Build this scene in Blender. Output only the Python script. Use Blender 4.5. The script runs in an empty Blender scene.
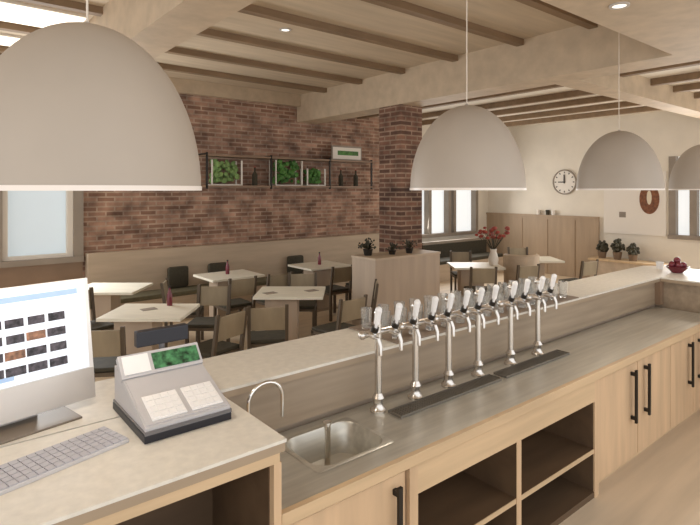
import bpy, bmesh, math, random
from mathutils import Vector, Matrix
random.seed(4)
S = bpy.context.scene
COL = S.collection
EYE = 2.06
# ---------------------------------------------------------------- camera
cam_data = bpy.data.cameras.new('camera')
cam = bpy.data.objects.new('camera', cam_data)
COL.objects.link(cam)
S.camera = cam
cam_data.sensor_fit = 'HORIZONTAL'
cam_data.sensor_width = 36.0
cam_data.lens = 36.0 * 528.7 / 700
cam_data.shift_y = -72.5 / 700
cam_data.clip_start = 0.05
ANG = math.atan2(650, 528.7)
cam.location = (0, 0, EYE)
cam.rotation_euler = (math.pi / 2, 0, ANG - math.pi / 2)
S.view_settings.view_transform = 'Standard'
S.view_settings.look = 'None'
S.view_settings.gamma = 1.0
S.view_settings.use_curve_mapping = False
S.view_settings.exposure = 0.48
# ---------------------------------------------------------------- world and big lights
W = bpy.data.worlds.new('world')
S.world = W
W.use_nodes = True
W.node_tree.nodes['Background'].inputs[0].default_value = (0.97, 0.98, 1.0, 1)
W.node_tree.nodes['Background'].inputs[1].default_value = 1.15


def area(name, loc, target, sx, sy, power, color):
    d = bpy.data.lights.new(name, 'AREA')
    d.shape = 'RECTANGLE'
    d.size, d.size_y, d.energy, d.color = sx, sy, power, color
    o = bpy.data.objects.new(name, d)
    o.location = loc
    o.rotation_euler = (Vector(target) - Vector(loc)).to_track_quat('-Z', 'Y').to_euler()
    COL.objects.link(o)
    return o


def point(name, loc, power, color, rad=0.06):
    d = bpy.data.lights.new(name, 'POINT')
    d.energy, d.color, d.shadow_soft_size = power, color, rad
    o = bpy.data.objects.new(name, d)
    o.location = loc
    COL.objects.link(o)
    return o


WARM = (1.0, 0.94, 0.86)
area('window_light', (10.0, 8.6, 1.9), (9.0, 4.0, 1.0), 2.2, 1.6, 45, (1.0, 0.98, 0.95))
area('window_light', (11.8, 3.4, 1.9), (6.0, 3.4, 1.0), 1.6, 1.5, 60, (1.0, 0.98, 0.95))
area('window_light', (1.2, 8.6, 1.9), (2.0, 4.0, 2.2), 1.2, 1.5, 70, (0.95, 0.98, 1.0))


# ---------------------------------------------------------------- materials
def mat(name, color, rough=0.6, metal=0.0, var=0.0, scale=(4, 4, 4), bump=0.0, emit=0.0, trans=0.0, detail=4):
    m = bpy.data.materials.new(name)
    m.use_nodes = True
    nt = m.node_tree
    b = nt.nodes['Principled BSDF']
    b.inputs['Base Color'].default_value = (*color, 1)
    b.inputs['Roughness'].default_value = rough
    b.inputs['Metallic'].default_value = metal
    b.inputs['Transmission Weight'].default_value = trans
    if emit:
        b.inputs['Emission Color'].default_value = (*color, 1)
        b.inputs['Emission Strength'].default_value = emit
    if var or bump:
        tc = nt.nodes.new('ShaderNodeTexCoord')
        mp = nt.nodes.new('ShaderNodeMapping')
        mp.inputs['Scale'].default_value = scale
        nz = nt.nodes.new('ShaderNodeTexNoise')
        nz.inputs['Scale'].default_value = 1.0
        nz.inputs['Detail'].default_value = detail
        nt.links.new(tc.outputs['Object'], mp.inputs[0])
        nt.links.new(mp.outputs[0], nz.inputs['Vector'])
        if var:
            cr = nt.nodes.new('ShaderNodeValToRGB')
            cr.color_ramp.elements[0].position = 0.3
            cr.color_ramp.elements[1].position = 0.7
            cr.color_ramp.elements[0].color = (*[max(0, c * (1 - var)) for c in color], 1)
            cr.color_ramp.elements[1].color = (*[min(1, c * (1 + var)) for c in color], 1)
            nt.links.new(nz.outputs[0], cr.inputs[0])
            nt.links.new(cr.outputs[0], b.inputs['Base Color'])
        if bump:
            bp = nt.nodes.new('ShaderNodeBump')
            bp.inputs['Strength'].default_value = bump
            bp.inputs['Distance'].default_value = 0.01
            nt.links.new(nz.outputs[0], bp.inputs['Height'])
            nt.links.new(bp.outputs[0], b.inputs['Normal'])
    return m


def brick_mat(name, c1, c2, mortar):
    m = bpy.data.materials.new(name)
    m.use_nodes = True
    nt = m.node_tree
    b = nt.nodes['Principled BSDF']
    b.inputs['Roughness'].default_value = 0.9
    tc = nt.nodes.new('ShaderNodeTexCoord')
    sp = nt.nodes.new('ShaderNodeSeparateXYZ')
    ad = nt.nodes.new('ShaderNodeMath')
    cb = nt.nodes.new('ShaderNodeCombineXYZ')
    br = nt.nodes.new('ShaderNodeTexBrick')
    nz = nt.nodes.new('ShaderNodeTexNoise')
    nz.inputs['Scale'].default_value = 3.2
    nz.inputs['Detail'].default_value = 6
    mx = nt.nodes.new('ShaderNodeMix')
    mx.data_type = 'RGBA'
    mx.blend_type = 'MULTIPLY'
    mx.inputs[0].default_value = 0.9
    rp = nt.nodes.new('ShaderNodeValToRGB')
    rp.color_ramp.elements[0].position = 0.3
    rp.color_ramp.elements[1].position = 0.68
    rp.color_ramp.elements[0].color = (0.35, 0.33, 0.33, 1)
    rp.color_ramp.elements[1].color = (1.35, 1.3, 1.25, 1)
    L = nt.links.new
    L(tc.outputs['Object'], sp.inputs[0])
    L(sp.outputs[0], ad.inputs[0])
    L(sp.outputs[1], ad.inputs[1])
    L(ad.outputs[0], cb.inputs[0])
    L(sp.outputs[2], cb.inputs[1])
    L(cb.outputs[0], br.inputs['Vector'])
    br.inputs['Color1'].default_value = (*c1, 1)
    br.inputs['Color2'].default_value = (*c2, 1)
    br.inputs['Mortar'].default_value = (*mortar, 1)
    br.inputs['Scale'].default_value = 1.0
    br.inputs['Brick Width'].default_value = 0.26
    br.inputs['Row Height'].default_value = 0.075
    br.inputs['Mortar Size'].default_value = 0.012
    L(cb.outputs[0], nz.inputs['Vector'])
    L(nz.outputs[0], rp.inputs[0])
    L(br.outputs['Color'], mx.inputs[6])
    L(rp.outputs[0], mx.inputs[7])
    L(mx.outputs[2], b.inputs['Base Color'])
    bp = nt.nodes.new('ShaderNodeBump')
    bp.inputs['Strength'].default_value = 0.6
    bp.inputs['Distance'].default_value = 0.02
    bp.invert = True
    L(br.outputs['Fac'], bp.inputs['Height'])
    L(bp.outputs[0], b.inputs['Normal'])
    return m


M = dict(
    oak=mat('oak', (0.60, 0.43, 0.255), 0.45, 0, 0.13, (1.2, 14, 14)),
    oak_v=mat('oak_vertical', (0.62, 0.43, 0.26), 0.5, 0, 0.13, (10, 10, 1.1)),
    oak_shade=mat('oak_interior_shade', (0.115, 0.068, 0.035), 0.6, 0, 0.2, (1.5, 8, 8)),  # oak darkened to carry the shade inside niche and shelving
    counter=mat('counter_top', (0.71, 0.665, 0.58), 0.38, 0, 0.07, (25, 25, 25)),
    bar_panel=mat('bar_panel', (0.34, 0.26, 0.18), 0.45, 0, 0.15, (1.2, 20, 20)),
    steel=mat('brushed_steel', (0.56, 0.53, 0.46), 0.33, 0.6, 0.12, (2, 30, 30)),
    steel_dk=mat('steel_grating', (0.20, 0.18, 0.15), 0.5, 0.5),
    chrome=mat('chrome', (0.82, 0.80, 0.77), 0.12, 1.0),
    white_plastic=mat('white_plastic', (0.82, 0.80, 0.78), 0.4),
    grey_plastic=mat('grey_plastic', (0.50, 0.48, 0.48), 0.4),
    dark_plastic=mat('dark_plastic', (0.012, 0.012, 0.018), 0.4),
    mid_plastic=mat('mid_plastic', (0.16, 0.15, 0.15), 0.4),
    black_metal=mat('black_metal', (0.03, 0.025, 0.02), 0.4, 0.5),
    alu=mat('aluminium', (0.60, 0.56, 0.52), 0.35, 0.3),
    shade=mat('lamp_shade', (0.45, 0.385, 0.315), 0.55, 0, 0.04, (3, 3, 3)),
    shade_rim=mat('lamp_rim', (0.86, 0.78, 0.70), 0.4),
    bulb=mat('bulb', (1.0, 0.88, 0.7), 0.4, 0, emit=8),
    lit_bay_glow=mat('lit_bay_glow', (1.0, 0.92, 0.78), 0.4, 0, emit=0.9),  # glow put into the colour for brightly lit ceiling bays
    panelling=mat('panelling', (0.40, 0.29, 0.19), 0.55, 0, 0.1, (8, 8, 1)),
    tap_metal=mat('tap_metal', (0.66, 0.62, 0.57), 0.22, 0.9),
    bar_mat=mat('bar_mat', (0.24, 0.18, 0.13), 0.6),
    lens=mat('spot_lens', (1.0, 0.92, 0.8), 0.4, emit=0.9),
    edge=mat('edge_wood', (0.36, 0.27, 0.18), 0.5, 0, 0.1, (2, 10, 10)),
    chair_dark=mat('chair_dark_wood', (0.10, 0.072, 0.045), 0.55, 0, 0.15, (8, 8, 2)),
    foot_shadow=mat('foot_shadow', (0.22, 0.18, 0.14), 0.4, 0.3),  # dark tone stands for the shadow below the computer
    cord=mat('cord', (0.75, 0.66, 0.55), 0.6),
    plaster=mat('plaster', (0.78, 0.71, 0.60), 0.8, 0, 0.05, (2, 2, 2)),
    ceil=mat('ceiling_boards', (0.56, 0.45, 0.32), 0.75, 0, 0.1, (1, 9, 1)),
    beam=mat('beam_wood', (0.54, 0.42, 0.29), 0.65, 0, 0.1, (6, 6, 6)),
    rafter=mat('rafter_wood', (0.25, 0.165, 0.095), 0.7, 0, 0.15, (2, 8, 8)),
    floor=mat('floor_boards', (0.66, 0.53, 0.38), 0.4, 0, 0.1, (0.8, 9, 1)),
    brick=brick_mat('brick', (0.45, 0.275, 0.195), (0.22, 0.12, 0.08), (0.42, 0.31, 0.235)),
    brick_dk=brick_mat('pillar_brick', (0.25, 0.125, 0.08), (0.09, 0.045, 0.03), (0.30, 0.21, 0.15)),
    pale_wood=mat('pale_wood', (0.50, 0.39, 0.28), 0.6, 0, 0.1, (1.2, 10, 10)),
    booth=mat('booth_wood', (0.44, 0.34, 0.25), 0.6, 0, 0.08, (8, 8, 1)),
    frame=mat('window_frame', (0.20, 0.13, 0.08), 0.5, 0, 0.1, (3, 3, 3)),
    sill=mat('window_timber', (0.27, 0.175, 0.11), 0.5, 0, 0.1, (3, 3, 3)),
    greywood=mat('grey_timber', (0.29, 0.24, 0.19), 0.5, 0, 0.1, (3, 3, 3)),
    sky=mat('sky_glow', (0.56, 0.63, 0.67), 0.9, emit=0.35),
    skyw=mat('sky_glow_bright', (0.80, 0.83, 0.84), 0.9, emit=0.55),
    tabletop=mat('table_top', (0.80, 0.75, 0.62), 0.4, 0, 0.07, (3, 9, 3)),
    chair_wood=mat('chair_wood', (0.30, 0.24, 0.155), 0.6, 0, 0.15, (8, 8, 2)),
    cushion=mat('dark_cushion', (0.05, 0.042, 0.025), 0.8, 0, 0.2, (20, 20, 20)),
    olive=mat('olive_cushion', (0.12, 0.105, 0.06), 0.8, 0, 0.15, (20, 20, 20)),
    leaf=mat('leaf', (0.07, 0.20, 0.035), 0.6, 0, 0.5, (9, 9, 9)),
    leaf2=mat('leaf_pale', (0.20, 0.32, 0.10), 0.6, 0, 0.4, (9, 9, 9)),
    darkleaf=mat('leaf_dark', (0.05, 0.045, 0.025), 0.6, 0, 0.4, (9, 9, 9)),
    red=mat('red_petal', (0.36, 0.06, 0.04), 0.5, 0, 0.4, (20, 20, 20)),
    wine=mat('wine_red', (0.16, 0.02, 0.03), 0.2),
    glass=mat('glass', (0.95, 0.95, 0.93), 0.05, trans=0.9),
    paper=mat('paper', (0.80, 0.74, 0.66), 0.7),
    brown=mat('brown_print', (0.20, 0.075, 0.03), 0.6, 0, 0.4, (20, 20, 20)),
    screen=mat('screen_white', (0.80, 0.84, 0.90), 0.4, emit=0.28),
    s_blue=mat('screen_blue', (0.36, 0.50, 0.72), 0.4, emit=0.15),
    s_dark=mat('screen_dark', (0.06, 0.05, 0.06), 0.4, 0, 0.9, (50, 50, 50), emit=0.0),
    s_brown=mat('screen_brown', (0.28, 0.14, 0.08), 0.4, 0, 0.6, (50, 50, 50)),
    s_green=mat('display_green', (0.05, 0.16, 0.07), 0.3, 0, 0.9, (45, 45, 45)),
    cream=mat('cream_print', (0.75, 0.66, 0.5), 0.6),
    keys=mat('keys', (0.47, 0.46, 0.49), 0.6),
    keybase=mat('keyboard_base', (0.58, 0.56, 0.56), 0.5),
)


# ---------------------------------------------------------------- mesh helpers
class MB:
    def __init__(self):
        self.bm = bmesh.new()

    def box(self, x0, x1, y0, y1, z0, z1, rot=None, bev=0.0):
        r = bmesh.ops.create_cube(self.bm, size=1)
        vs = r['verts']
        for v in vs:
            v.co = Vector(((x0 + x1) / 2 + v.co.x * (x1 - x0), (y0 + y1) / 2 + v.co.y * (y1 - y0), (z0 + z1) / 2 + v.co.z * (z1 - z0)))
        if rot is not None:
            bmesh.ops.transform(self.bm, matrix=rot, verts=vs)
        if bev:
            es = list({e for v in vs for e in v.link_edges})
            bmesh.ops.bevel(self.bm, geom=es, offset=bev, segments=2, affect='EDGES', profile=0.6)
        return self

    def cyl(self, p0, p1, r0, r1=None, n=16, cap=True):
        r1 = r0 if r1 is None else r1
        p0, p1 = Vector(p0), Vector(p1)
        d = p1 - p0
        q = d.to_track_quat('Z', 'Y').to_matrix().to_4x4()
        bmesh.ops.create_cone(self.bm, cap_ends=cap, segments=n, radius1=r0, radius2=r1, depth=d.length,
                              matrix=Matrix.Translation((p0 + p1) / 2) @ q)
        return self

    def ball(self, c, r, s=(1, 1, 1), n=12):
        bmesh.ops.create_uvsphere(self.bm, u_segments=n, v_segments=max(6, n // 2 + 1), radius=r,
                                  matrix=Matrix.Translation(c) @ Matrix.Diagonal((*s, 1)))
        return self

    def lathe(self, prof, n=48, c=(0, 0, 0)):
        rings = []
        for r, z in prof:
            if r < 1e-5:
                rings.append([self.bm.verts.new((c[0], c[1], c[2] + z))])
            else:
                rings.append([self.bm.verts.new((c[0] + r * math.cos(2 * math.pi * k / n), c[1] + r * math.sin(2 * math.pi * k / n), c[2] + z)) for k in range(n)])
        for a, b in zip(rings, rings[1:]):
            for k in range(n):
                k2 = (k + 1) % n
                if len(a) == 1 and len(b) == 1:
                    continue
                if len(a) == 1:
                    self.bm.faces.new((a[0], b[k2], b[k]))
                elif len(b) == 1:
                    self.bm.faces.new((a[k], a[k2], b[0]))
                else:
                    self.bm.faces.new((a[k], a[k2], b[k2], b[k]))
        return self

    def tube(self, pts, r, n=10):
        pts = [Vector(p) for p in pts]
        prev = None
        for i, p in enumerate(pts):
            t = (pts[min(i + 1, len(pts) - 1)] - pts[max(i - 1, 0)]).normalized()
            u = Vector((0, 1, 0)) if abs(t.y) < 0.9 else Vector((1, 0, 0))
            a = t.cross(u).normalized()
            b = t.cross(a).normalized()
            ring = [self.bm.verts.new(p + r * (math.cos(2 * math.pi * k / n) * a + math.sin(2 * math.pi * k / n) * b)) for k in range(n)]
            if prev:
                for k in range(n):
                    self.bm.faces.new((prev[k], prev[(k + 1) % n], ring[(k + 1) % n], ring[k]))
            else:
                self.bm.faces.new(ring[::-1])
            prev = ring
        self.bm.faces.new(prev)
        return self

    def prism(self, poly, y0, y1, axis='y'):
        def P(a, b, t):
            return {'y': (a, t, b), 'z': (a, b, t), 'x': (t, a, b)}[axis]
        A = [self.bm.verts.new(P(a, b, y0)) for a, b in poly]
        B = [self.bm.verts.new(P(a, b, y1)) for a, b in poly]
        self.bm.faces.new(A)
        self.bm.faces.new(B[::-1])
        for k in range(len(poly)):
            k2 = (k + 1) % len(poly)
            self.bm.faces.new((A[k], B[k], B[k2], A[k2]))
        return self

    def build(self, name, m, parent=None, smooth=False, label=None, cat=None, group=None, kind=None):
        bmesh.ops.recalc_face_normals(self.bm, faces=self.bm.faces)
        me = bpy.data.meshes.new(name)
        self.bm.to_mesh(me)
        self.bm.free()
        me.materials.append(m)
        if smooth:
            for p in me.polygons:
                p.use_smooth = True
            try:
                me.set_sharp_from_angle(angle=math.radians(40))
            except Exception:
                pass
        o = bpy.data.objects.new(name, me)
        COL.objects.link(o)
        if parent is not None:
            o.parent = parent
        if label:
            o['label'] = label
        if cat:
            o['category'] = cat
        if group:
            o['group'] = group
        if kind:
            o['kind'] = kind
        return o


def thing(name, label, cat, loc=(0, 0, 0), rz=0, group=None):
    o = bpy.data.objects.new(name, None)
    COL.objects.link(o)
    o.empty_display_size = 0.1
    o.location = loc
    o.rotation_euler = (0, 0, rz)
    o['label'] = label
    o['category'] = cat
    if group:
        o['group'] = group
    return o


def dup(root, loc, rz, label, group=None):
    kids = [o for o in COL.objects if o.parent == root]
    r = root.copy()
    COL.objects.link(r)
    r.location = loc
    r.rotation_euler = (0, 0, rz)
    r['label'] = label
    if group:
        r['group'] = group
    for ch in kids:
        c = ch.copy()
        COL.objects.link(c)
        c.parent = r
        for g in [o for o in COL.objects if o.parent == ch]:
            d = g.copy()
            COL.objects.link(d)
            d.parent = c
    return r


def struct(name, mb, m, **k):
    return mb.build(name, m, kind='structure', **k)


# ================================================================ STRUCTURE
YB = 8.8      # brick wall
XR = 12.0     # far right wall
CZ = 3.93      # ceiling boards
struct('floor', MB().box(-4, XR, -2.5, YB, -0.1, 0), M['floor'])
struct('ceiling', MB().box(-4, XR, -1.0, YB, CZ, CZ + 0.12), M['ceil'])
# back wall, brick part between the two window bays
struct('wall_back', MB().box(1.92, 8.6, YB, YB + 0.25, 0, CZ), M['brick'])
# window bay at left: timber below and around
struct('wall_left', MB().box(-3.0, 1.92, YB, YB + 0.25, 0, 1.02).box(-3.0, 1.92, YB, YB + 0.25, 2.9, CZ).box(-3.0, -1.0, YB, YB + 0.25, 1.02, 2.9), M['sill'])
w = struct('window_1', MB().box(-1.0, 1.92, YB + 0.16, YB + 0.2, 1.02, 2.9), M['sky'])
fr = MB()
for x in (-0.96, 0.80, 1.83):
    fr.box(x - 0.04, x + 0.09, YB - 0.05, YB + 0.14, 1.02, 2.9)
fr.box(-1.0, 1.92, YB - 0.08, YB + 0.14, 0.98, 1.06)
fr.box(-1.0, 1.92, YB - 0.05, YB + 0.14, 2.82, 2.9)
fr.build('window_frame', M['greywood'], w)
MB().box(1.71, 1.79, YB + 0.02, YB + 0.12, 1.06, 2.82).box(0.89, 1.71, YB + 0.02, YB + 0.12, 1.06, 1.11).box(0.89, 0.96, YB + 0.02, YB + 0.12, 1.11, 2.82).build('casement', M['paper'], w, label='cream inner casement')
# back wall right of the pillar with windows
struct('wall_rear', MB().box(8.6, XR, YB, YB + 0.25, 0, 0.95).box(8.6, XR, YB, YB + 0.25, 2.75, CZ).box(8.6, 9.25, YB, YB + 0.25, 0.95, 2.75)
       .box(11.55, XR, YB, YB + 0.25, 0.95, 2.75), M['plaster'])
w = struct('window_2', MB().box(9.25, 11.55, YB + 0.16, YB + 0.2, 0.95, 2.75), M['skyw'])
fr = MB()
for x in (9.25, 9.62, 10.35, 10.55, 11.45):
    fr.box(x, x + 0.10, YB - 0.02, YB + 0.14, 0.95, 2.75)
fr.box(9.2, 11.6, YB - 0.06, YB + 0.14, 0.90, 0.98)
fr.build('window_frame', M['greywood'], w)
# right wall
struct('wall_right', MB().box(XR, XR + 0.2, 4.3, YB, 0, CZ).box(XR, XR + 0.2, -1, 4.3, 0, 1.12).box(XR, XR + 0.2, -1, 4.3, 2.75, CZ)
       .box(XR, XR + 0.2, -1, 1.2, 1.12, 2.75), M['plaster'])
w = struct('window_3', MB().box(XR + 0.14, XR + 0.18, 1.2, 4.3, 1.12, 2.75), M['skyw'])
fr = MB()
for y in (4.18, 3.80, 3.42, 2.9, 2.3, 1.3):
    fr.box(XR - 0.03, XR + 0.12, y, y + 0.13, 1.12, 2.75)
fr.box(XR - 0.06, XR + 0.12, 1.2, 4.32, 1.06, 1.14)
fr.build('window_frame', M['greywood'], w)
# wooden panelling along the right wall
wain = MB().box(XR - 0.06, XR, 5.75, YB, 0, 1.40)
for y in (6.3, 7.0, 7.7):
    wain.box(XR - 0.075, XR - 0.06, y, y + 0.02, 0.05, 1.35)
wain.box(XR - 0.08, XR, 5.75, YB, 1.40, 1.45)
struct('trim_1', wain, M['panelling'])
# brick pillar under the second beam
struct('wall_center', MB().box(5.82, 6.3, 5.9, 6.4, 0, 3.4), M['brick_dk'])
# beams running away from the bar
struct('trim_2', MB().box(1.45, 1.85, -1, YB, 3.4, CZ), M['beam'])
struct('trim_3', MB().box(5.8, 6.25, -1, YB, 3.4, CZ), M['beam'])
struct('trim_4', MB().box(1.85, 5.8, 1.15, 2.05, 3.4, CZ), M['beam'])
struct('trim_5', MB().box(6.25, XR, 3.25, 3.56, 3.4, 3.70), M['beam'])
struct('trim_%d' % 40, MB().box(6.25, XR, -1, YB, 3.70, 3.75), M['plaster'])
struct('trim_6', MB().box(1.85, 5.8, YB - 0.14, YB, 3.70, CZ), M['beam'])
k = 7
for y in (2.80, 3.72, 4.75, 5.78, 6.8, 7.8):
    struct('trim_%d' % k, MB().box(1.85, 5.8, y, y + 0.10, 3.855, CZ), M['rafter'])
    k += 1
for y in (3.7, 4.75, 5.78, 6.98, 8.15, 8.6):
    struct('trim_%d' % k, MB().box(-4, 1.45, y, y + 0.10, 3.855, CZ), M['rafter'])
    k += 1
for x in (7.35, 8.35, 9.2, 10.1, 11.0):
    struct('trim_%d' % k, MB().box(x, x + 0.10, 3.56, YB, 3.60, 3.70), M['rafter'])
    k += 1
    struct('trim_%d' % k, MB().box(x, x + 0.10, -1, 3.25, 3.60, 3.70), M['rafter'])
    k += 1

# ================================================================ COUNTERS
TOPZ, TOPT = 1.16, 0.045
CX = 1.03
c = thing('service_counter', 'raised cream topped service counter over a dark open niche, with the cash register on it', 'counter', (0, 1.66, 0))
MB().box(-1.4, CX, -0.03, 0.54, TOPZ - 0.012, TOPZ).build('countertop', M['counter'], c)
MB().box(-1.4, CX - 0.004, -0.026, 0.54, TOPZ - TOPT, TOPZ - 0.012).build('edge_band', M['edge'], c, label='brown wooden edge below the top')
MB().box(-1.4, CX - 0.01, 0.0, 0.03, TOPZ - TOPT - 0.05, TOPZ - TOPT).build('apron', M['oak'], c)
MB().box(CX - 0.035, CX - 0.003, 0.0, 0.54, 0, TOPZ - TOPT - 0.05).build('side_panel', M['oak_v'], c)
MB().box(CX - 0.039, CX - 0.035, 0.03, 0.51, 0.08, TOPZ - TOPT - 0.05).build('shade_lining', M['oak_shade'], c)  # thin dark sheet added for the niche shade on the side panel
MB().box(0.32, 0.35, 0.03, 0.53, 0.08, TOPZ - TOPT - 0.05).build('divider', M['oak_shade'], c)
MB().box(-1.4, CX - 0.035, 0.51, 0.54, 0, TOPZ - TOPT).build('back_panel', M['oak_shade'], c)
MB().box(-1.4, CX - 0.035, 0.04, 0.51, 0.5, 0.53).build('shelf', M['oak_shade'], c)
MB().box(-1.4, CX - 0.035, 0.04, 0.51, 0.02, 0.08).build('base_board', M['oak_shade'], c)

b = thing('bar_counter', 'long L-shaped raised bar with a cream top running behind the beer taps', 'bar counter', (0, 2.2, 0))
poly = [(-1.4, 0.012), (5.93, 0.012), (5.93, -2.2), (6.85, -2.2), (6.85, 0.30), (6.68, 0.48), (-1.4, 0.48)]
MB().prism(poly, TOPZ - 0.014, TOPZ, 'z').build('bar_top', M['counter'], b)
MB().prism([(-1.4, 0.016), (5.934, 0.016), (5.934, -2.2), (6.846, -2.2), (6.846, 0.298), (6.678, 0.476), (-1.4, 0.476)], TOPZ - TOPT, TOPZ - 0.014, 'z').build('bar_top_core', M['edge'], b)
MB().box(CX + 0.012, 5.98, 0.055, 0.085, 0.88, TOPZ - TOPT).build('splash_panel', M['bar_panel'], b)
MB().box(-1.4, 5.98, 0.085, 0.42, 0, TOPZ - TOPT).build('front_wall', M['booth'], b)
MB().box(5.98, 6.75, -2.2, 0.42, 0, TOPZ - TOPT).build('return_wall', M['bar_panel'], b)
MB().box(5.90, 5.98, 0.0, 0.055, 0.88, TOPZ - TOPT).build('corner_post', M['sill'], b)

# steel worktop with a hole for the sink
wt = thing('steel_worktop', 'brushed steel worktop with wooden front edge below the bar', 'worktop', (0, 1.7, 0))
X0, X1 = 1.035, 5.88
sx0, sx1, sy0, sy1 = 1.32, 1.74, 0.13, 0.46
t0, t1 = 0.82, 0.86
MB().box(X0, sx0, 0.0, 0.545, t0, t1).box(sx1, X1, 0.0, 0.545, t0, t1).box(sx0, sx1, 0.0, sy0, t0, t1).box(sx0, sx1, sy1, 0.545, t0, t1) \
    .build('worktop', M['steel'], wt)
MB().box(X0, X1, -0.03, 0.0, t0 - 0.01, t1 + 0.002, bev=0.003).build('front_edge', M['oak'], wt)

sk = thing('bar_sink', 'steel basin with rounded corners sunk in the worktop near the cash register', 'sink', (1.53, 1.995, 0.0))


def rrect(hx, hy, r, n=6):
    out = []
    for cx, cy, a0 in ((hx - r, hy - r, 0), (-hx + r, hy - r, 90), (-hx + r, -hy + r, 180), (hx - r, -hy + r, 270)):
        for q in range(n + 1):
            a = math.radians(a0 + 90 * q / n)
            out.append((cx + r * math.cos(a), cy + r * math.sin(a)))
    return out


def basin(mb, rings):
    prev = None
    for pts, z in rings:
        vs = [mb.bm.verts.new((x, y, z)) for x, y in pts]
        if prev:
            for q in range(len(vs)):
                mb.bm.faces.new((prev[q], prev[(q + 1) % len(vs)], vs[(q + 1) % len(vs)], vs[q]))
        prev = vs
    mb.bm.faces.new(prev)
    return mb


basin(MB(), [(rrect(0.226, 0.181, 0.025), 0.8612), (rrect(0.222, 0.177, 0.025), 0.864), (rrect(0.205, 0.16, 0.08), 0.864), (rrect(0.20, 0.155, 0.08), 0.855), (rrect(0.175, 0.135, 0.08), 0.72), (rrect(0.12, 0.09, 0.06), 0.70)]) \
    .build('basin', M['steel'], sk, smooth=True)
MB().lathe([(0, 0.703), (0.035, 0.705), (0.04, 0.70)], 24).build('drain', M['chrome'], sk, smooth=True)
MB().cyl((-0.03, 0.02, 0.70), (-0.03, 0.02, 0.95), 0.016).cyl((-0.03, 0.02, 0.95), (-0.03, 0.02, 0.96), 0.021).build('standpipe', M['chrome'], sk, smooth=True)
fc = thing('gooseneck_faucet', 'thin chrome gooseneck faucet behind the corner of the service counter', 'faucet', (1.16, 2.16, 0.862))
MB().cyl((0, 0, 0), (0, 0, 0.03), 0.025).build('base', M['chrome'], fc, smooth=True)
pts = [(0, 0, 0.02), (0, 0, 0.22)] + [(0.09 - 0.09 * math.cos(math.radians(a)), 0, 0.22 + 0.08 * math.sin(math.radians(a))) for a in range(15, 181, 15)] + [(0.18, 0, 0.12)]
MB().tube(pts, 0.009).build('spout', M['chrome'], fc, smooth=True)
MB().cyl((0, -0.02, 0.04), (0, -0.075, 0.06), 0.007).build('lever', M['chrome'], fc, smooth=True)

# ---- cabinets under the worktop
ZT = 0.81


def handle(parent, x, z0, z1, y=-0.0):
    return MB().box(x - 0.012, x + 0.012, y - 0.045, y - 0.03, z0, z1).box(x - 0.01, x + 0.01, y - 0.03, y, z0 + 0.02, z0 + 0.045) \
        .box(x - 0.01, x + 0.01, y - 0.03, y, z1 - 0.045, z1 - 0.02).build('handle', M['black_metal'], parent, label='black bar handle')


def cab(name, label, x0, x1, doors):
    t = thing(name, label, 'cabinet', (0, 1.73, 0))
    MB().box(x0 + 0.004, x1 - 0.004, 0.02, 0.50, 0.06, 0.678).box(x0 + 0.004, x1 - 0.004, 0.05, 0.45, 0, 0.06).build('body', M['oak'], t)
    MB().box(x0 + 0.004, x1 - 0.004, 0.02, 0.03, 0.68, ZT).build('shadow_strip', M['oak_shade'], t, label='dark strip for the shadow gap above the doors')  # dark strip added as the shadow line between worktop edge and doors
    for d0, d1, hxp, z0, z1 in doors:
        d = MB().box(d0 + 0.004, d1 - 0.004, 0.0, 0.02, 0.07, ZT - 0.045, bev=0.002).build('door', M['oak_v'], t)
        handle(d, hxp, z0, z1)
    return t


cab('base_cabinet', 'single door oak cabinet under the sink with black handle', X0, 1.74, [(X0, 1.74, 1.665, 0.33, 0.73)])
cab('base_cabinet', 'double door oak cabinet right of the open shelving with paired black handles', 3.56, 4.85, [(3.56, 4.215, 4.10, 0.34, 0.73), (4.215, 4.85, 4.33, 0.34, 0.73)])
cab('base_cabinet', 'farthest double door oak cabinet cut by the right picture edge', 4.85, 5.88, [(4.85, 5.36, 5.24, 0.34, 0.73), (5.36, 5.88, 5.48, 0.34, 0.73)])
t = thing('open_shelf_unit', 'open oak shelving with two bays and a shelf under the beer taps', 'shelving', (0, 1.71, 0))
MB().box(1.745, 1.80, 0, 0.5, 0, ZT).build('side_panel', M['oak_v'], t)
MB().box(3.50, 3.555, 0, 0.5, 0, ZT).build('side_panel', M['oak_v'], t)
MB().box(1.80, 3.50, 0, 0.5, 0.645, ZT).build('top_rail', M['oak'], t)
MB().box(2.60, 2.64, 0.004, 0.48, 0.04, 0.645).build('divider', M['oak_shade'], t)
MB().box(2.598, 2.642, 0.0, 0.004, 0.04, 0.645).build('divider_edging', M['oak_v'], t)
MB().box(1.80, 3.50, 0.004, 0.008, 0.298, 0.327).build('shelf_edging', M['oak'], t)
MB().box(1.80, 1.803, 0.01, 0.48, 0.04, 0.645).build('shade_lining', M['oak_shade'], t)  # thin dark sheets added for the shade inside the bays
MB().box(3.497, 3.50, 0.01, 0.48, 0.04, 0.645).build('shade_lining', M['oak_shade'], t)
MB().box(1.80, 2.60, 0.01, 0.48, 0.30, 0.325).build('shelf', M['oak_shade'], t)
MB().box(2.64, 3.50, 0.01, 0.48, 0.30, 0.325).build('shelf', M['oak_shade'], t)
MB().box(1.80, 3.50, 0.004, 0.5, 0.0, 0.04).build('bottom_panel', M['oak_shade'], t)
MB().box(1.80, 3.50, 0.48, 0.5, 0.04, 0.645).build('back_panel', M['oak_shade'], t)

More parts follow.
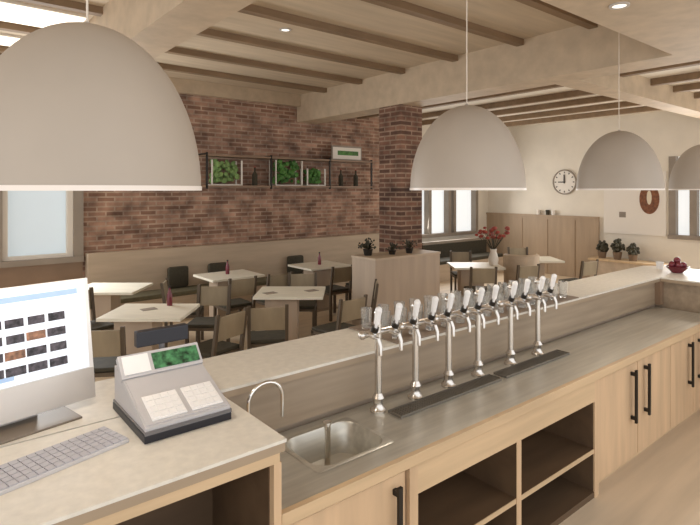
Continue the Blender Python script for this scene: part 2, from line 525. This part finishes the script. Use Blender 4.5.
# ---- drip trays and beer taps
for x0, x1, lab in ((1.96, 2.84, 'dark steel drip tray nearer the sink, under the first four beer taps'), (2.90, 3.67, 'dark steel drip tray farther from the sink, under the last beer taps')):
    d = thing('drip_tray', lab, 'drip tray', ((x0 + x1) / 2, 2.03, 0.861), group='drip trays on the worktop')
    h = (x1 - x0) / 2
    MB().box(-h, h, -0.045, 0.045, 0.0, 0.008).box(-h, h, -0.05, -0.045, 0, 0.014).box(-h, h, 0.045, 0.05, 0, 0.014).box(-h - .005, -h, -0.05, 0.05, 0, 0.014).box(h, h + .005, -0.05, 0.05, 0, 0.014) \
        .build('tray', M['steel_dk'], d)
    g = MB()
    q = -h + 0.02
    while q < h - 0.01:
        g.box(q, q + 0.006, -0.044, 0.044, 0.0085, 0.012)
        q += 0.02
    g.build('grating', M['steel_dk'], d)

tp = thing('beer_tap', 'chrome beer tap column nearest the sink', 'beer tap', (1.93, 2.13, 0.86), group='chrome beer taps along the bar')
MB().lathe([(0, 0), (0.045, 0), (0.045, 0.012), (0.028, 0.03), (0.026, 0.06), (0.034, 0.075), (0.02, 0.10), (0, 0.10)], 24).build('base', M['tap_metal'], tp, smooth=True)
MB().cyl((0, 0, 0.09), (0, 0, 0.52), 0.019).build('column', M['tap_metal'], tp, smooth=True)
MB().cyl((-0.115, 0, 0.43), (0.115, 0, 0.43), 0.019).ball((-0.115, 0, 0.43), 0.023).ball((0.115, 0, 0.43), 0.023).build('crossbar', M['tap_metal'], tp, smooth=True)
MB().ball((0, 0, 0.53), 0.024).build('finial', M['tap_metal'], tp, smooth=True)
for sx in (-0.075, 0.075):
    s = MB()
    s.cyl((sx, 0, 0.43), (sx, -0.06, 0.43), 0.016).tube([(sx, -0.05, 0.43), (sx, -0.085, 0.42), (sx, -0.10, 0.39), (sx, -0.10, 0.34)], 0.011)
    MB().cyl((sx, -0.051, 0.455), (sx, -0.062, 0.48), 0.02).build('collar', M['black_metal'], tp, smooth=True)
    s.build('spout', M['tap_metal'], tp, smooth=True)
    MB().cyl((sx, -0.055, 0.44), (sx, -0.07, 0.50), 0.008).cyl((sx, -0.07, 0.50), (sx, -0.085, 0.57), 0.015, 0.018).ball((sx, -0.086, 0.573), 0.019).build('tap_handle', M['white_plastic'], tp, smooth=True, label='pale tap handle')
for x, lab in ((2.22, 'second chrome beer tap column from the sink'), (2.51, 'third chrome beer tap column from the sink'),
               (2.80, 'fourth chrome beer tap column, behind the gap between the drip trays'), (3.16, 'fifth chrome beer tap column, next to last from the sink'),
               (3.50, 'sixth chrome beer tap column, farthest from the sink')):
    dup(tp, (x, 2.13, 0.86), 0, lab)

# ================================================================ PENDANTS
LR, LH = 0.385, 0.575
pl = None
specs = [(0.455, 2.02, 'huge beige dome pendant lamp hanging over the cash register'), (2.90, 2.30, 'beige dome pendant lamp hanging over the beer taps'),
         (5.30, 2.35, 'beige dome pendant lamp in front of the clock wall'), (7.65, 2.35, 'beige dome pendant lamp cut by the right picture edge')]
for x, y, lab in specs:
    if pl is None:
        pl = thing('pendant_lamp', lab, 'pendant lamp', (x, y, EYE + 0.002), group='dome pendant lamps above the bar')
        out = [(LR * math.cos(math.radians(a)), LH * math.sin(math.radians(a))) for a in range(0, 90, 5)] + [(0, LH)]
        inn = [((LR - 0.008) * math.cos(math.radians(a)), 0.0 + (LH - 0.01) * math.sin(math.radians(a))) for a in range(85, -1, -5)]
        MB().lathe(out + [(0, LH - 0.01)] + inn + [(LR, 0)], 64).build('lamp_shade', M['shade'], pl, smooth=True)
        MB().lathe([(LR - 0.012, -0.004), (LR + 0.003, -0.004), (LR + 0.003, 0.012), (LR - 0.0, 0.012)], 64).build('rim', M['shade_rim'], pl, smooth=True, label='paler lower rim')
        MB().cyl((0, 0, LH - 0.004), (0, 0, LH + 0.012), 0.02, 0.008).build('cap', M['alu'], pl, smooth=True)
        MB().cyl((0, 0, LH + 0.01), (0, 0, CZ - EYE - 0.002), 0.004, n=8).build('cord', M['cord'], pl)
        MB().ball((0, 0, 0.30), 0.045).cyl((0, 0, 0.33), (0, 0, LH - 0.05), 0.018).build('bulb', M['bulb'], pl, smooth=True)
    else:
        q_ = dup(pl, (x, y, EYE + 0.002), 0, lab)
        if x > 7:
            for o_ in COL.objects:
                if o_.parent == q_ and o_.name.startswith('cord'):
                    o_.scale.z = (3.70 - EYE - 0.002) / (CZ - EYE - 0.002)
    point('bulb_light', (x, y, EYE + 0.15), 7, WARM, 0.05)

# ================================================================ COMPUTER
mr = math.radians(11.8)
mon = thing('desktop_computer', 'white desktop computer showing a page of pictures, at the left picture edge', 'computer', (0.575, 2.40, TOPZ), mr)
tilt = Matrix.Translation((0, 0, 0.03)) @ Matrix.Rotation(math.radians(-9), 4, 'X')
WID = 0.66
MB().box(-WID, 0, 0.0, 0.022, 0.0, 0.50, tilt, bev=0.004).build('casing', M['white_plastic'], mon)
MB().box(-WID + 0.003, -0.003, -0.003, -0.0005, 0.003, 0.125, tilt).build('chin', M['alu'], mon, label='beige metal strip below the screen')
scr = MB().box(-WID + 0.02, -0.02, -0.004, -0.001, 0.13, 0.485, tilt).build('screen', M['screen'], mon)
MB().box(-WID + 0.03, -0.05, -0.0055, -0.004, 0.44, 0.462, tilt).box(-0.46, -0.30, -0.0055, -0.004, 0.150, 0.166, tilt).build('page_header', M['s_blue'], scr)
for r in range(4):
    for q in range(7):
        x1 = -0.105 - q * 0.076
        z0 = 0.345 - r * 0.060
        ww = random.uniform(0.060, 0.072)
        br_ = (r, q) in ((2, 2), (1, 1), (2, 4), (0, 5), (3, 5))
        MB().box(x1 - ww, x1, -0.0055, -0.004, z0, z0 + 0.032, tilt).build('thumbnail', M['s_brown' if br_ else 's_dark'], scr)
MB().box(-0.62, -0.10, -0.10, 0.12, 0.0, 0.008, bev=0.003).build('foot', M['foot_shadow'], mon)  # plate coloured as the dark shadow strip under the computer
MB().box(-0.45, -0.21, 0.045, 0.07, 0.006, 0.25).build('stand', M['alu'], mon)

kb = thing('keyboard', 'flat grey keyboard in front of the desktop computer', 'keyboard', (0.33, 1.985, TOPZ), math.radians(15))
MB().box(-0.24, 0.235, -0.088, 0.08, 0.0, 0.012, bev=0.003).build('base', M['keybase'], kb)
ks = MB()
for r in range(5):
    for q in range(17):
        ks.box(-0.232 + q * 0.0274, -0.232 + q * 0.0274 + 0.0245, -0.083 + r * 0.0316, -0.083 + r * 0.0316 + 0.028, 0.012, 0.017)
ks.build('keys', M['keys'], kb)

# ================================================================ CASH REGISTER
rg = thing('cash_register', 'grey and white cash register with green display and two flat key panels', 'cash register', (0.615, 1.905, TOPZ))
RW = 0.335
MB().box(0.0, RW, 0.0, 0.40, 0.0, 0.03, bev=0.004).build('base', M['dark_plastic'], rg)
MB().prism([(0.004, 0.032), (0.004, 0.055), (0.27, 0.15), (0.385, 0.18), (0.385, 0.032)], 0.004, RW - 0.004, 'x').build('body', M['grey_plastic'], rg)
MB().box(0.0, RW, -0.004, 0.0, 0.03, 0.036).box(0.0, RW, -0.002, 0.39, 0.034, 0.042).build('trim', M['mid_plastic'], rg)
sl = math.atan2(0.095, 0.266)


def on_slope(x0, x1, y0, y1, z0, z1):
    m4 = Matrix.Translation((0, 0.004, 0.055)) @ Matrix.Rotation(sl, 4, 'X')
    return MB().box(x0, x1, y0, y1, z0, z1, m4, bev=0.0015)


on_slope(0.01, RW - 0.01, 0.008, 0.272, 0.0, 0.004).build('key_bed', M['grey_plastic'], rg)
for x0, x1 in ((0.035, 0.165), (0.185, 0.31)):
    p = on_slope(x0, x1, 0.02, 0.155, 0.004, 0.009).build('key_panel', M['white_plastic'], rg, label='pale flat key panel')
    kk = MB()
    m4 = Matrix.Translation((0, 0.004, 0.055)) @ Matrix.Rotation(sl, 4, 'X')
    for i in range(4):
        for j in range(4):
            a = x0 + 0.008 + i * (x1 - x0 - 0.012) / 4
            kk.box(a, a + (x1 - x0 - 0.03) / 4, 0.027 + j * 0.032, 0.027 + j * 0.032 + 0.026, 0.009, 0.012, m4)
    kk.build('keys', M['white_plastic'], p)
hm = Matrix.Translation((0, 0.275, 0.148)) @ Matrix.Rotation(math.radians(48), 4, 'X')
MB().box(0.0, RW, 0.0, 0.10, -0.02, 0.012, hm, bev=0.003).build('display_housing', M['grey_plastic'], rg)
MB().box(0.13, RW - 0.012, 0.015, 0.085, 0.012, 0.016, hm).build('display', M['s_green'], rg, label='dark green display')
MB().box(0.012, 0.115, 0.012, 0.09, 0.012, 0.017, hm).build('receipt_printer_cover', M['white_plastic'], rg, label='white printer cover')
MB().cyl((0.19, 0.365, 0.17), (0.19, 0.365, 0.25), 0.012).build('display_post', M['mid_plastic'], rg, smooth=True)
cd = MB().box(0.08, 0.30, 0.345, 0.385, 0.245, 0.31, bev=0.005).build('customer_display', M['dark_plastic'], rg, label='black display box on the short post')

# ================================================================ DINING AREA
RA = ANG - math.pi / 2          # direction parallel to the picture plane


def make_table(label, loc, rz, L=0.86, D=0.72, ped=0.40):
    t = thing('dining_table', label, 'table', loc, rz, 'pale topped dining tables')
    MB().box(-L / 2, L / 2, -D / 2, D / 2, 0.715, 0.75, bev=0.005).build('tabletop', M['tabletop'], t)
    MB().box(-ped / 2 - 0.1, ped / 2 - 0.1, -0.24, 0.06, 0.03, 0.715, bev=0.004).build('pedestal', M['booth'], t)
    MB().box(-ped / 2 - 0.14, ped / 2 + 0.08, -0.28, 0.22, 0.0, 0.03, bev=0.004).build('foot', M['booth'], t)
    return t


tb = make_table('pale table by the left window, farther from the computer', (2.0, 7.55, 0), RA)
for p, rz, lab in [((1.95, 5.82, 0), RA, 'pale table just beyond the cash register'),
                   ((3.72, 7.55, 0), 0.0, 'pale table against the wall bench under the left end of the wall shelf'),
                   ((3.72, 5.78, 0), RA, 'pale table in the middle of the dining room with broad pedestal'),
                   ((5.45, 7.55, 0), 0.0, 'pale table at the wall bench below the green planters'),
                   ((7.53, 5.79, 0), RA, 'pale table right of the brick pillar with the red flowers'),
                   ((9.1, 5.6, 0), RA, 'farthest pale table near the wooden panelling')]:
    dup(tb, p, rz, lab)


def make_chair(label, loc, rz):
    t = thing('dining_chair', label, 'chair', loc, rz, 'wooden dining chairs')
    for sx in (-1, 1):
        MB().box(sx * 0.195 - 0.018, sx * 0.195 + 0.018, -0.21, -0.174, 0, 0.43).build('leg', M['chair_dark'], t)
        MB().prism([(0.20, 0), (0.236, 0), (0.236, 0.44), (0.29, 0.86), (0.262, 0.86), (0.20, 0.44)], sx * 0.195 - 0.018, sx * 0.195 + 0.018, 'x').build('leg', M['chair_dark'], t)
    MB().box(-0.213, 0.213, -0.213, 0.20, 0.40, 0.435).build('seat_frame', M['chair_dark'], t)
    MB().box(-0.21, 0.21, -0.21, 0.19, 0.435, 0.475, bev=0.015).build('seat', M['cushion'], t)
    m4 = Matrix.Translation((0, 0.222, 0.44)) @ Matrix.Rotation(math.radians(-7.3), 4, 'X')
    MB().box(-0.177, 0.177, 0.0, 0.022, 0.16, 0.40, m4, bev=0.008).build('backrest', M['chair_wood'], t)
    return t


ch = make_chair('wooden chair behind the cash register display, left of the table', (1.35, 5.2, 0), math.radians(150))
chairs = [
    (2.75, 6.85, 60, 'wooden chair between the left window table and the bench'),
    (2.30, 5.05, 200, 'wooden chair on the bar side of the table beyond the cash register'),
    (2.72, 6.08, -40, 'wooden chair right of the table beyond the cash register'),
    (1.55, 6.75, 20, 'wooden chair at the near side of the left window table'),
    (3.45, 6.85, 180, 'wooden chair with back to the bar, left one at the leftmost bench table'),
    (4.05, 6.85, 180, 'wooden chair with back to the bar, right one at the leftmost bench table'),
    (2.95, 5.05, 150, 'wooden chair on the bar side of the middle table, left one'),
    (3.75, 4.85, 185, 'wooden chair on the bar side of the middle table, right one'),
    (4.15, 6.2, -39, 'wooden chair on the far side of the middle table'),
    (4.45, 5.35, -129, 'wooden chair right of the middle table beside the booth partition'),
    (5.2, 6.85, 180, 'wooden chair with its back to the bar at the table below the planters, left one'),
    (5.85, 6.85, 180, 'wooden chair with its back to the bar at the table below the planters, right one'),
    (7.0, 5.3, 141, 'wooden chair on the bar side of the red flower table, left one'),
    (7.7, 5.05, 160, 'wooden chair on the bar side of the red flower table, right one'),
    (8.1, 6.5, -39, 'wooden chair on the far side of the red flower table'),
    (8.95, 4.7, 170, 'wooden chair on the bar side of the farthest table'),
    (9.6, 6.2, -39, 'wooden chair on the far side of the farthest table'),
]
for x, y, a, lab in chairs:
    dup(ch, (x, y, 0), math.radians(a), lab)

# wall bench
bn = thing('wall_bench', 'long pale wooden bench with high back along the brick wall', 'bench', (0, 8.2, 0))
MB().box(1.95, 8.5, 0.42, 0.58, 0, 1.10, bev=0.004).build('backrest', M['pale_wood'], bn)
MB().box(1.95, 8.5, 0.0, 0.42, 0, 0.38).build('seat_box', M['pale_wood'], bn)
MB().box(1.95, 8.5, -0.01, 0.42, 0.38, 0.45, bev=0.02).build('seat_cushion', M['olive'], bn)
for x, lab in ((3.3, 'small dark cushion on the wall bench behind the left bench table'), (4.0, 'small dark cushion on the wall bench between the two bench tables'), (5.6, 'small dark cushion on the wall bench behind the table below the planters')):
    MB().box(x - 0.17, x + 0.17, 8.50, 8.6, 0.46, 0.80, bev=0.04).build('throw_cushion', M['cushion'], smooth=True, label=lab, cat='cushion', group='dark cushions on the wall bench')

# booth partition in front of the brick pillar
bt = thing('booth_partition', 'tall pale wooden booth block in front of the brick pillar', 'booth', (4.78, 5.33, 0))
MB().box(0, 1.3, 0, 0.04, 0, 1.10).build('front_panel', M['booth'], bt)
MB().box(0, 0.04, 0.04, 0.5, 0, 1.10).build('end_panel', M['booth'], bt)
MB().box(1.26, 1.3, 0.04, 0.5, 0, 1.10).build('end_panel', M['booth'], bt)
MB().box(0.04, 1.26, 0.46, 0.5, 0, 1.10).build('rear_panel', M['booth'], bt)
MB().box(-0.01, 1.31, -0.01, 0.51, 1.10, 1.13, bev=0.004).build('cap', M['pale_wood'], bt)


def leafy(name, label, loc, r, h, m, cat='plant', group=None, pot=None, n=26, potname='pot', spread=1.0, blob=0.12):
    t = thing(name, label, cat, loc, 0, group)
    ph = h * 0.35
    MB().lathe([(0, 0), (r * 0.45, 0), (r * 0.6, ph), (r * 0.5, ph), (0, ph * 0.9)], 16).build(potname, pot or M['black_metal'], t, smooth=True)
    f = MB()
    for i in range(n):
        a, e = random.uniform(0, 6.28), random.uniform(0.2, 1.4)
        d = Vector((math.cos(a) * math.cos(e), math.sin(a) * math.cos(e), math.sin(e)))
        p = Vector((0, 0, ph * 0.9))
        q = p + Vector((d.x * spread, d.y * spread, d.z)) * random.uniform(0.6, 1.0) * (h - ph)
        s = d.cross(Vector((0, 0, 1))).normalized() * r * 0.16
        mid = (p + q) / 2 + Vector((0, 0, 0.02))
        vs = [f.bm.verts.new(v) for v in (p, mid + s, q, mid - s)]
        f.bm.faces.new(vs)
        f.ball(q, r * blob, n=6)
    f.build('foliage', m, t)
    return t


leafy('potted_plant', 'dark potted plant on the booth partition, leftmost one', (4.95, 5.68, 1.13), 0.12, 0.26, M['darkleaf'], group='dark plants on the booth partition')
leafy('potted_plant', 'dark potted plant on the booth partition, middle one of three', (5.3, 5.55, 1.13), 0.10, 0.18, M['darkleaf'], group='dark plants on the booth partition')
leafy('potted_plant', 'dark potted plant on the booth partition, rightmost one', (5.6, 5.5, 1.13), 0.10, 0.22, M['darkleaf'], group='dark plants on the booth partition')

# wall shelf with green planters
sh = thing('wall_shelf', 'two tier dark shelf mounted on the brick wall', 'shelf', (0, 8.45, 0))
for z in (2.11, 2.64):
    MB().box(3.75, 7.5, 0.0, 0.33, z, z + 0.03).build('shelf_board', M['sill'], sh)
for x in (3.75, 5.0, 6.35, 7.46):
    MB().box(x, x + 0.03, 0.0, 0.03, 2.08, 2.70).box(x, x + 0.03, 0.03, 0.345, 2.66, 2.69).build('bracket', M['black_metal'], sh)
for x, w_, h_, m_, lab in ((4.15, 0.56, 0.46, M['leaf2'], 'pale green planted glass box at the left end of the wall shelf'),
                           (5.42, 0.58, 0.50, M['leaf'], 'bright green planted glass box in the middle of the wall shelf'),
                           (6.05, 0.42, 0.36, M['leaf'], 'smaller dark green planted glass box right of the bright one on the shelf')):
    p = thing('glass_planter', lab, 'planter', (x, 8.6, 2.14), 0, 'green planters on the wall shelf')
    f = MB()
    f.box(-w_ / 2, w_ / 2, -0.11, 0.11, 0, 0.02)
    for sx in (-1, 1):
        for sy in (-1, 1):
            f.box(sx * w_ / 2 - 0.012, sx * w_ / 2 + 0.012, sy * 0.11 - 0.01, sy * 0.11 + 0.01, 0, h_ - 0.02)
    f.build('frame', M['paper'], p)
    g = MB()
    for i in range(70):
        c_ = Vector((random.uniform(-w_ / 2 + 0.06, w_ / 2 - 0.06), random.uniform(-0.08, 0.08), random.uniform(0.08, h_ - 0.04)))
        g.ball(c_, random.uniform(0.03, 0.055), (1, 0.6, 1), n=6)
    g.build('foliage', m_, p)
pc = thing('framed_picture', 'small pale and green picture standing on the upper wall shelf', 'picture', (6.9, 8.58, 2.67))
MB().box(-0.4, 0.4, 0, 0.02, 0, 0.30).build('frame', M['greywood'], pc)
MB().box(-0.37, 0.37, -0.004, 0, 0.03, 0.27).build('picture_panel', M['paper'], pc)
MB().box(-0.25, 0.3, -0.006, -0.004, 0.11, 0.20).build('green_print', M['leaf'], pc)
for i, x in enumerate((4.75, 6.75, 7.15)):
    lab = ('dark bottle group marker',)[0]
    bt_ = thing('shelf_bottle', ('dark bottle on the wall shelf between the two left planters', 'dark bottle on the lower wall shelf, left of the other at its right end', 'dark bottle at the right end of the lower wall shelf')[i],
                'bottle', (x, 8.6, 2.14), 0, 'dark bottles on the wall shelf')
    MB().lathe([(0, 0), (0.05, 0), (0.05, 0.2), (0.018, 0.26), (0.018, 0.33), (0, 0.33)], 16).build('body', M['cushion'], bt_, smooth=True)
    MB().cyl((0, 0, 0.33), (0, 0, 0.35), 0.02).build('cap', M['red'], bt_, smooth=True)

# bench under the far windows
wb = thing('window_bench', 'dark cushioned bench under the far windows right of the pillar', 'bench', (0, 7.9, 0))
MB().box(9.0, 11.4, 0.0, 0.5, 0, 0.38).build('seat_box', M['pale_wood'], wb)
MB().box(9.0, 11.4, 0.0, 0.48, 0.38, 0.46, bev=0.02).build('seat_cushion', M['cushion'], wb)
MB().box(9.0, 11.4, 0.5, 0.62, 0, 0.78).build('backrest', M['cushion'], wb)
MB().box(9.0, 11.4, 0.49, 0.64, 0.78, 0.84).build('top_rail', M['greywood'], wb)

# flowers on the pillar-side table
fl = thing('flower_vase', 'tall vase of red flowers on the table right of the pillar', 'vase', (7.78, 5.59, 0.75))
MB().lathe([(0, 0), (0.07, 0), (0.09, 0.1), (0.05, 0.24), (0.06, 0.28), (0.045, 0.28), (0.04, 0.22), (0, 0.05)], 20).build('vase', M['paper'], fl, smooth=True)
st, pt = MB(), MB()
for i in range(26):
    a, rr = random.uniform(0, 6.28), random.uniform(0.05, 0.33)
    q = Vector((rr * math.cos(a), rr * math.sin(a), random.uniform(0.45, 0.66)))
    st.cyl((0, 0, 0.24), q, 0.004, n=5)
    pt.ball(q, random.uniform(0.03, 0.05), (1, 1, 0.7), n=8)
st.build('stems', M['darkleaf'], fl)
pt.build('blossoms', M['red'], fl, smooth=True)

# round tub chair
tc_ = thing('tub_chair', 'round backed pale tub chair behind the last beer taps', 'chair', (8.25, 5.35, 0), RA)
s_ = MB()
NB = 18
prev = None
for i in range(NB + 1):
    a = math.radians(180 + 180 * i / NB)
    ring = [s_.bm.verts.new((r * math.cos(a), r * math.sin(a), z)) for r, z in ((0.30, 0.2), (0.31, 0.92), (0.27, 0.94), (0.25, 0.2))]
    if prev:
        for q in range(4):
            s_.bm.faces.new((prev[q], prev[(q + 1) % 4], ring[(q + 1) % 4], ring[q]))
    else:
        s_.bm.faces.new(ring[::-1])
    prev = ring
s_.bm.faces.new(prev)
s_.build('shell', M['pale_wood'], tc_, smooth=True)
MB().cyl((0, 0, 0.34), (0, 0, 0.46), 0.245, n=28).build('seat', M['olive'], tc_, smooth=True)
for i in range(4):
    a = math.radians(45 + 90 * i)
    MB().cyl((0.17 * math.cos(a), 0.17 * math.sin(a), 0), (0.17 * math.cos(a), 0.17 * math.sin(a), 0.34), 0.018).build('leg', M['chair_wood'], tc_)

# clock
ck = thing('wall_clock', 'round white wall clock with black hands on the right wall', 'clock', (XR, 6.58, 2.25))
mx = Matrix.Rotation(math.radians(-90), 4, 'Y')
rimb = MB()
rimb.lathe([(0.27, 0), (0.30, 0), (0.30, 0.045), (0.28, 0.05), (0.27, 0.03)], 40)
bmesh.ops.transform(rimb.bm, matrix=mx, verts=rimb.bm.verts)
rimb.build('rim', M['greywood'], ck, smooth=True)
MB().cyl((-0.001, 0, 0), (-0.03, 0, 0), 0.275, n=40).build('dial', M['paper'], ck)
MB().box(-0.04, -0.032, -0.02, 0.16, -0.012, 0.012).build('hand', M['black_metal'], ck)
MB().box(-0.048, -0.041, -0.014, 0.014, -0.03, 0.18).build('hand', M['black_metal'], ck)
tk = MB()
for i in range(12):
    a = math.radians(30 * i)
    tk.box(-0.034, -0.03, -0.011, 0.011, 0.21, 0.25, Matrix.Rotation(a, 4, 'X'))
tk.build('hour_marks', M['black_metal'], ck)

# poster board
ps = thing('poster_board', 'large white board with brown oval emblem on the right wall', 'poster', (XR - 0.003, 4.98, 1.10))
MB().box(-0.03, 0, -0.62, 0.66, 0, 1.35).build('board', M['paper'], ps)
ov = MB()
ov.cyl((-0.036, -0.30, 0.77), (-0.03, -0.30, 0.77), 0.32, n=32)
for v in ov.bm.verts:
    v.co.y = -0.30 + (v.co.y + 0.30) * 0.62
ov.build('oval_emblem', M['brown'], ps, label='brown oval emblem with pale centre')
o2 = MB()
o2.cyl((-0.04, -0.30, 0.80), (-0.036, -0.30, 0.80), 0.15, n=24)
for v in o2.bm.verts:
    v.co.y = -0.30 + (v.co.y + 0.30) * 0.32
o2.build('emblem_centre', M['cream'], ps)
MB().box(-0.034, -0.03, 0.18, 0.32, 0.36, 0.48).build('small_print', M['greywood'], ps)

# sideboard with dark plants below the poster
sb = thing('sideboard', 'low wooden sideboard standing below the white poster board', 'sideboard', (XR - 0.28, 4.98, 0))
MB().box(-0.22, 0.22, -0.8, 0.75, 0.06, 0.52).build('body', M['pale_wood'], sb)
MB().box(-0.25, 0.25, -0.83, 0.78, 0.52, 0.56, bev=0.004).build('top', M['oak'], sb)
MB().box(-0.18, 0.2, -0.75, 0.7, 0.0, 0.06).build('plinth', M['sill'], sb)
for i, (y, h, n_) in enumerate(((5.55, 0.40, 40), (5.22, 0.46, 46), (4.90, 0.38, 40))):
    leafy('potted_plant', ('leftmost of three dark bushy plants on the sideboard', 'middle of three dark bushy plants on the sideboard',
                           'rightmost of three dark bushy plants on the sideboard')[i],
          (XR - 0.3, y, 0.56), 0.16, h, M['darkleaf'], group='dark plants on the sideboard', n=n_ + 30, pot=M['frame'], spread=0.5, blob=0.2)

# things on the far end of the bar
bw = thing('fruit_bowl', 'dark bowl heaped with red fruit on the far corner of the bar', 'bowl', (6.40, 2.22, TOPZ))
MB().lathe([(0, 0), (0.05, 0), (0.06, 0.01), (0.12, 0.07), (0.112, 0.07), (0.05, 0.02), (0, 0.02)], 28).build('bowl', M['wine'], bw, smooth=True)
for i in range(6):
    a = i * 6.28 / 6
    pos = (6.40 + 0.055 * math.cos(a), 2.22 + 0.055 * math.sin(a), TOPZ + 0.085) if i < 5 else (6.40, 2.22, TOPZ + 0.135)
    o = MB().ball((0, 0, 0), 0.036, n=12).build('red_apple', M['wine'], smooth=True, label='dark red fruit piled in the bowl on the far bar corner', cat='fruit', group='red fruit in the bowl')
    if i < 5:
        a = i * 2 * math.pi / 5
        pos = (6.40 + 0.057 * math.cos(a), 2.22 + 0.057 * math.sin(a), TOPZ + 0.085)
    o.location = pos
    if i == 5:
        o['label'] = 'topmost dark red fruit crowning the pile in the bowl on the bar'
for x, y, lab in ((6.3, 1.80, 'white cup on the bar right of the fruit bowl'), (6.55, 2.45, 'white cup on the bar left of the fruit bowl')):
    cp = thing('coffee_cup', lab, 'cup', (x, y, TOPZ), 0, 'white cups at the bar corner')
    MB().lathe([(0, 0), (0.03, 0), (0.042, 0.08), (0.037, 0.08), (0.026, 0.01), (0, 0.01)], 24).build('cup', M['white_plastic'], cp, smooth=True)
    MB().tube([(0.036, 0, 0.065), (0.06, 0, 0.06), (0.062, 0, 0.035), (0.033, 0, 0.022)], 0.005, 8).build('handle', M['white_plastic'], cp, smooth=True)

# ledge items
for y, m_, lab in ((7.25, 'paper', 'small white pot on the ledge of the wooden panelling, left one'), (7.0, 'cushion', 'small dark pot on the ledge between the two white ones'), (6.85, 'paper', 'small white pot on the ledge of the wooden panelling, right one')):
    MB().lathe([(0, 0), (0.04, 0), (0.05, 0.12), (0.04, 0.12), (0, 0.03)], 16, (XR - 0.06, y, 1.45)).build('ledge_pot', M[m_], smooth=True, label=lab, cat='pot', group='pots on the panelling ledge')

# place settings on the tables
for x, y, z, lab in ((3.45, 5.85, 0.75, 'open menu card on the middle table, left one'), (3.95, 5.65, 0.75, 'menu card on the middle table, right one'),
                     (1.95, 5.9, 0.75, 'menu card on the table beyond the cash register')):
    MB().box(x - 0.08, x + 0.08, y - 0.06, y + 0.06, z + 0.0005, z + 0.004).build('menu_card', M['greywood'], label=lab, cat='menu', group='menu cards on the tables')
for x, y, lab in ((2.2, 5.95, 'small dark bottle on the table beyond the cash register'), (5.45, 7.55, 'small dark bottle on the table below the planters'), (3.72, 7.6, 'small dark bottle on the bench table under the wall shelf')):
    b_ = thing('sauce_bottle', lab, 'bottle', (x, y, 0.75), 0, 'sauce bottles on the tables')
    MB().lathe([(0, 0), (0.03, 0), (0.03, 0.12), (0.012, 0.17), (0.012, 0.2), (0, 0.2)], 14).build('body', M['wine'], b_, smooth=True)
    MB().cyl((0, 0, 0.2), (0, 0, 0.22), 0.014).build('cap', M['black_metal'], b_, smooth=True)

# downlights
for x, y, z, lab in ((3.3, 5.25, CZ, 'recessed ceiling spot between the rafters above the dining room'), (3.93, 1.74, 3.4, 'small recessed spot in the wide beam over the bar')):
    d = thing('ceiling_spot', lab, 'ceiling light', (x, y, z), 0)
    MB().lathe([(0.05, 0), (0.07, 0), (0.07, -0.012), (0.05, -0.012)], 24).build('ring', M['alu'], d, smooth=True)
    MB().cyl((0, 0, -0.001), (0, 0, -0.008), 0.049, n=24).build('lens', M['lens'], d)

for x0, x1, y0, y1, lab in ((-1.5, 1.40, 6.15, 6.85, 'long added ceiling glow between rafters above the left window side, nearer one'), (-1.5, 1.12, 7.5, 8.0, 'added ceiling glow close to the left window wall')):
    d = thing('ceiling_glow', lab, 'ceiling light', ((x0 + x1) / 2, (y0 + y1) / 2, CZ), 0)  # added glowing panels stand in for ceiling bays that catch light
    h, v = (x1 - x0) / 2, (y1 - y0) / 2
    MB().box(-h, h, -v, v, -0.03, 0).build('glow_backing', M['paper'], d)
    MB().box(-h + 0.02, h - 0.02, -v + 0.02, v - 0.02, -0.036, -0.03).build('glow_sheet', M['lit_bay_glow'], d)

# drinking glasses on a dark mat behind the taps
MB().box(2.16, 4.26, 2.214, 2.675, TOPZ + 0.0003, TOPZ + 0.008, bev=0.002).build('bar_mat', M['bar_mat'], label='long brown rubber mat on the bar behind the beer taps', cat='mat')
g0 = None
ORD = 'first second third fourth fifth sixth seventh eighth ninth tenth eleventh twelfth thirteenth fourteenth'.split()
for row, (y, rl) in enumerate(((2.30, 'front'), (2.44, 'middle'), (2.58, 'back'))):
    for i in range(14):
        x = 2.235 + i * 0.148 + (0.0 if row != 1 else 0.03)
        lab = 'clear drinking glass, %s from the sink end in the %s row on the bar mat' % (ORD[i], rl)
        if g0 is None:
            g0 = MB().lathe([(0, 0), (0.030, 0), (0.038, 0.13), (0.0355, 0.13), (0.028, 0.012), (0, 0.012)], 20).build('drinking_glass', M['glass'], smooth=True, label=lab, cat='glass', group='clear glasses on the bar mat')
            o = g0
        else:
            o = g0.copy()
            COL.objects.link(o)
            o['label'] = lab
        o.location = (x, y, TOPZ + 0.0085)
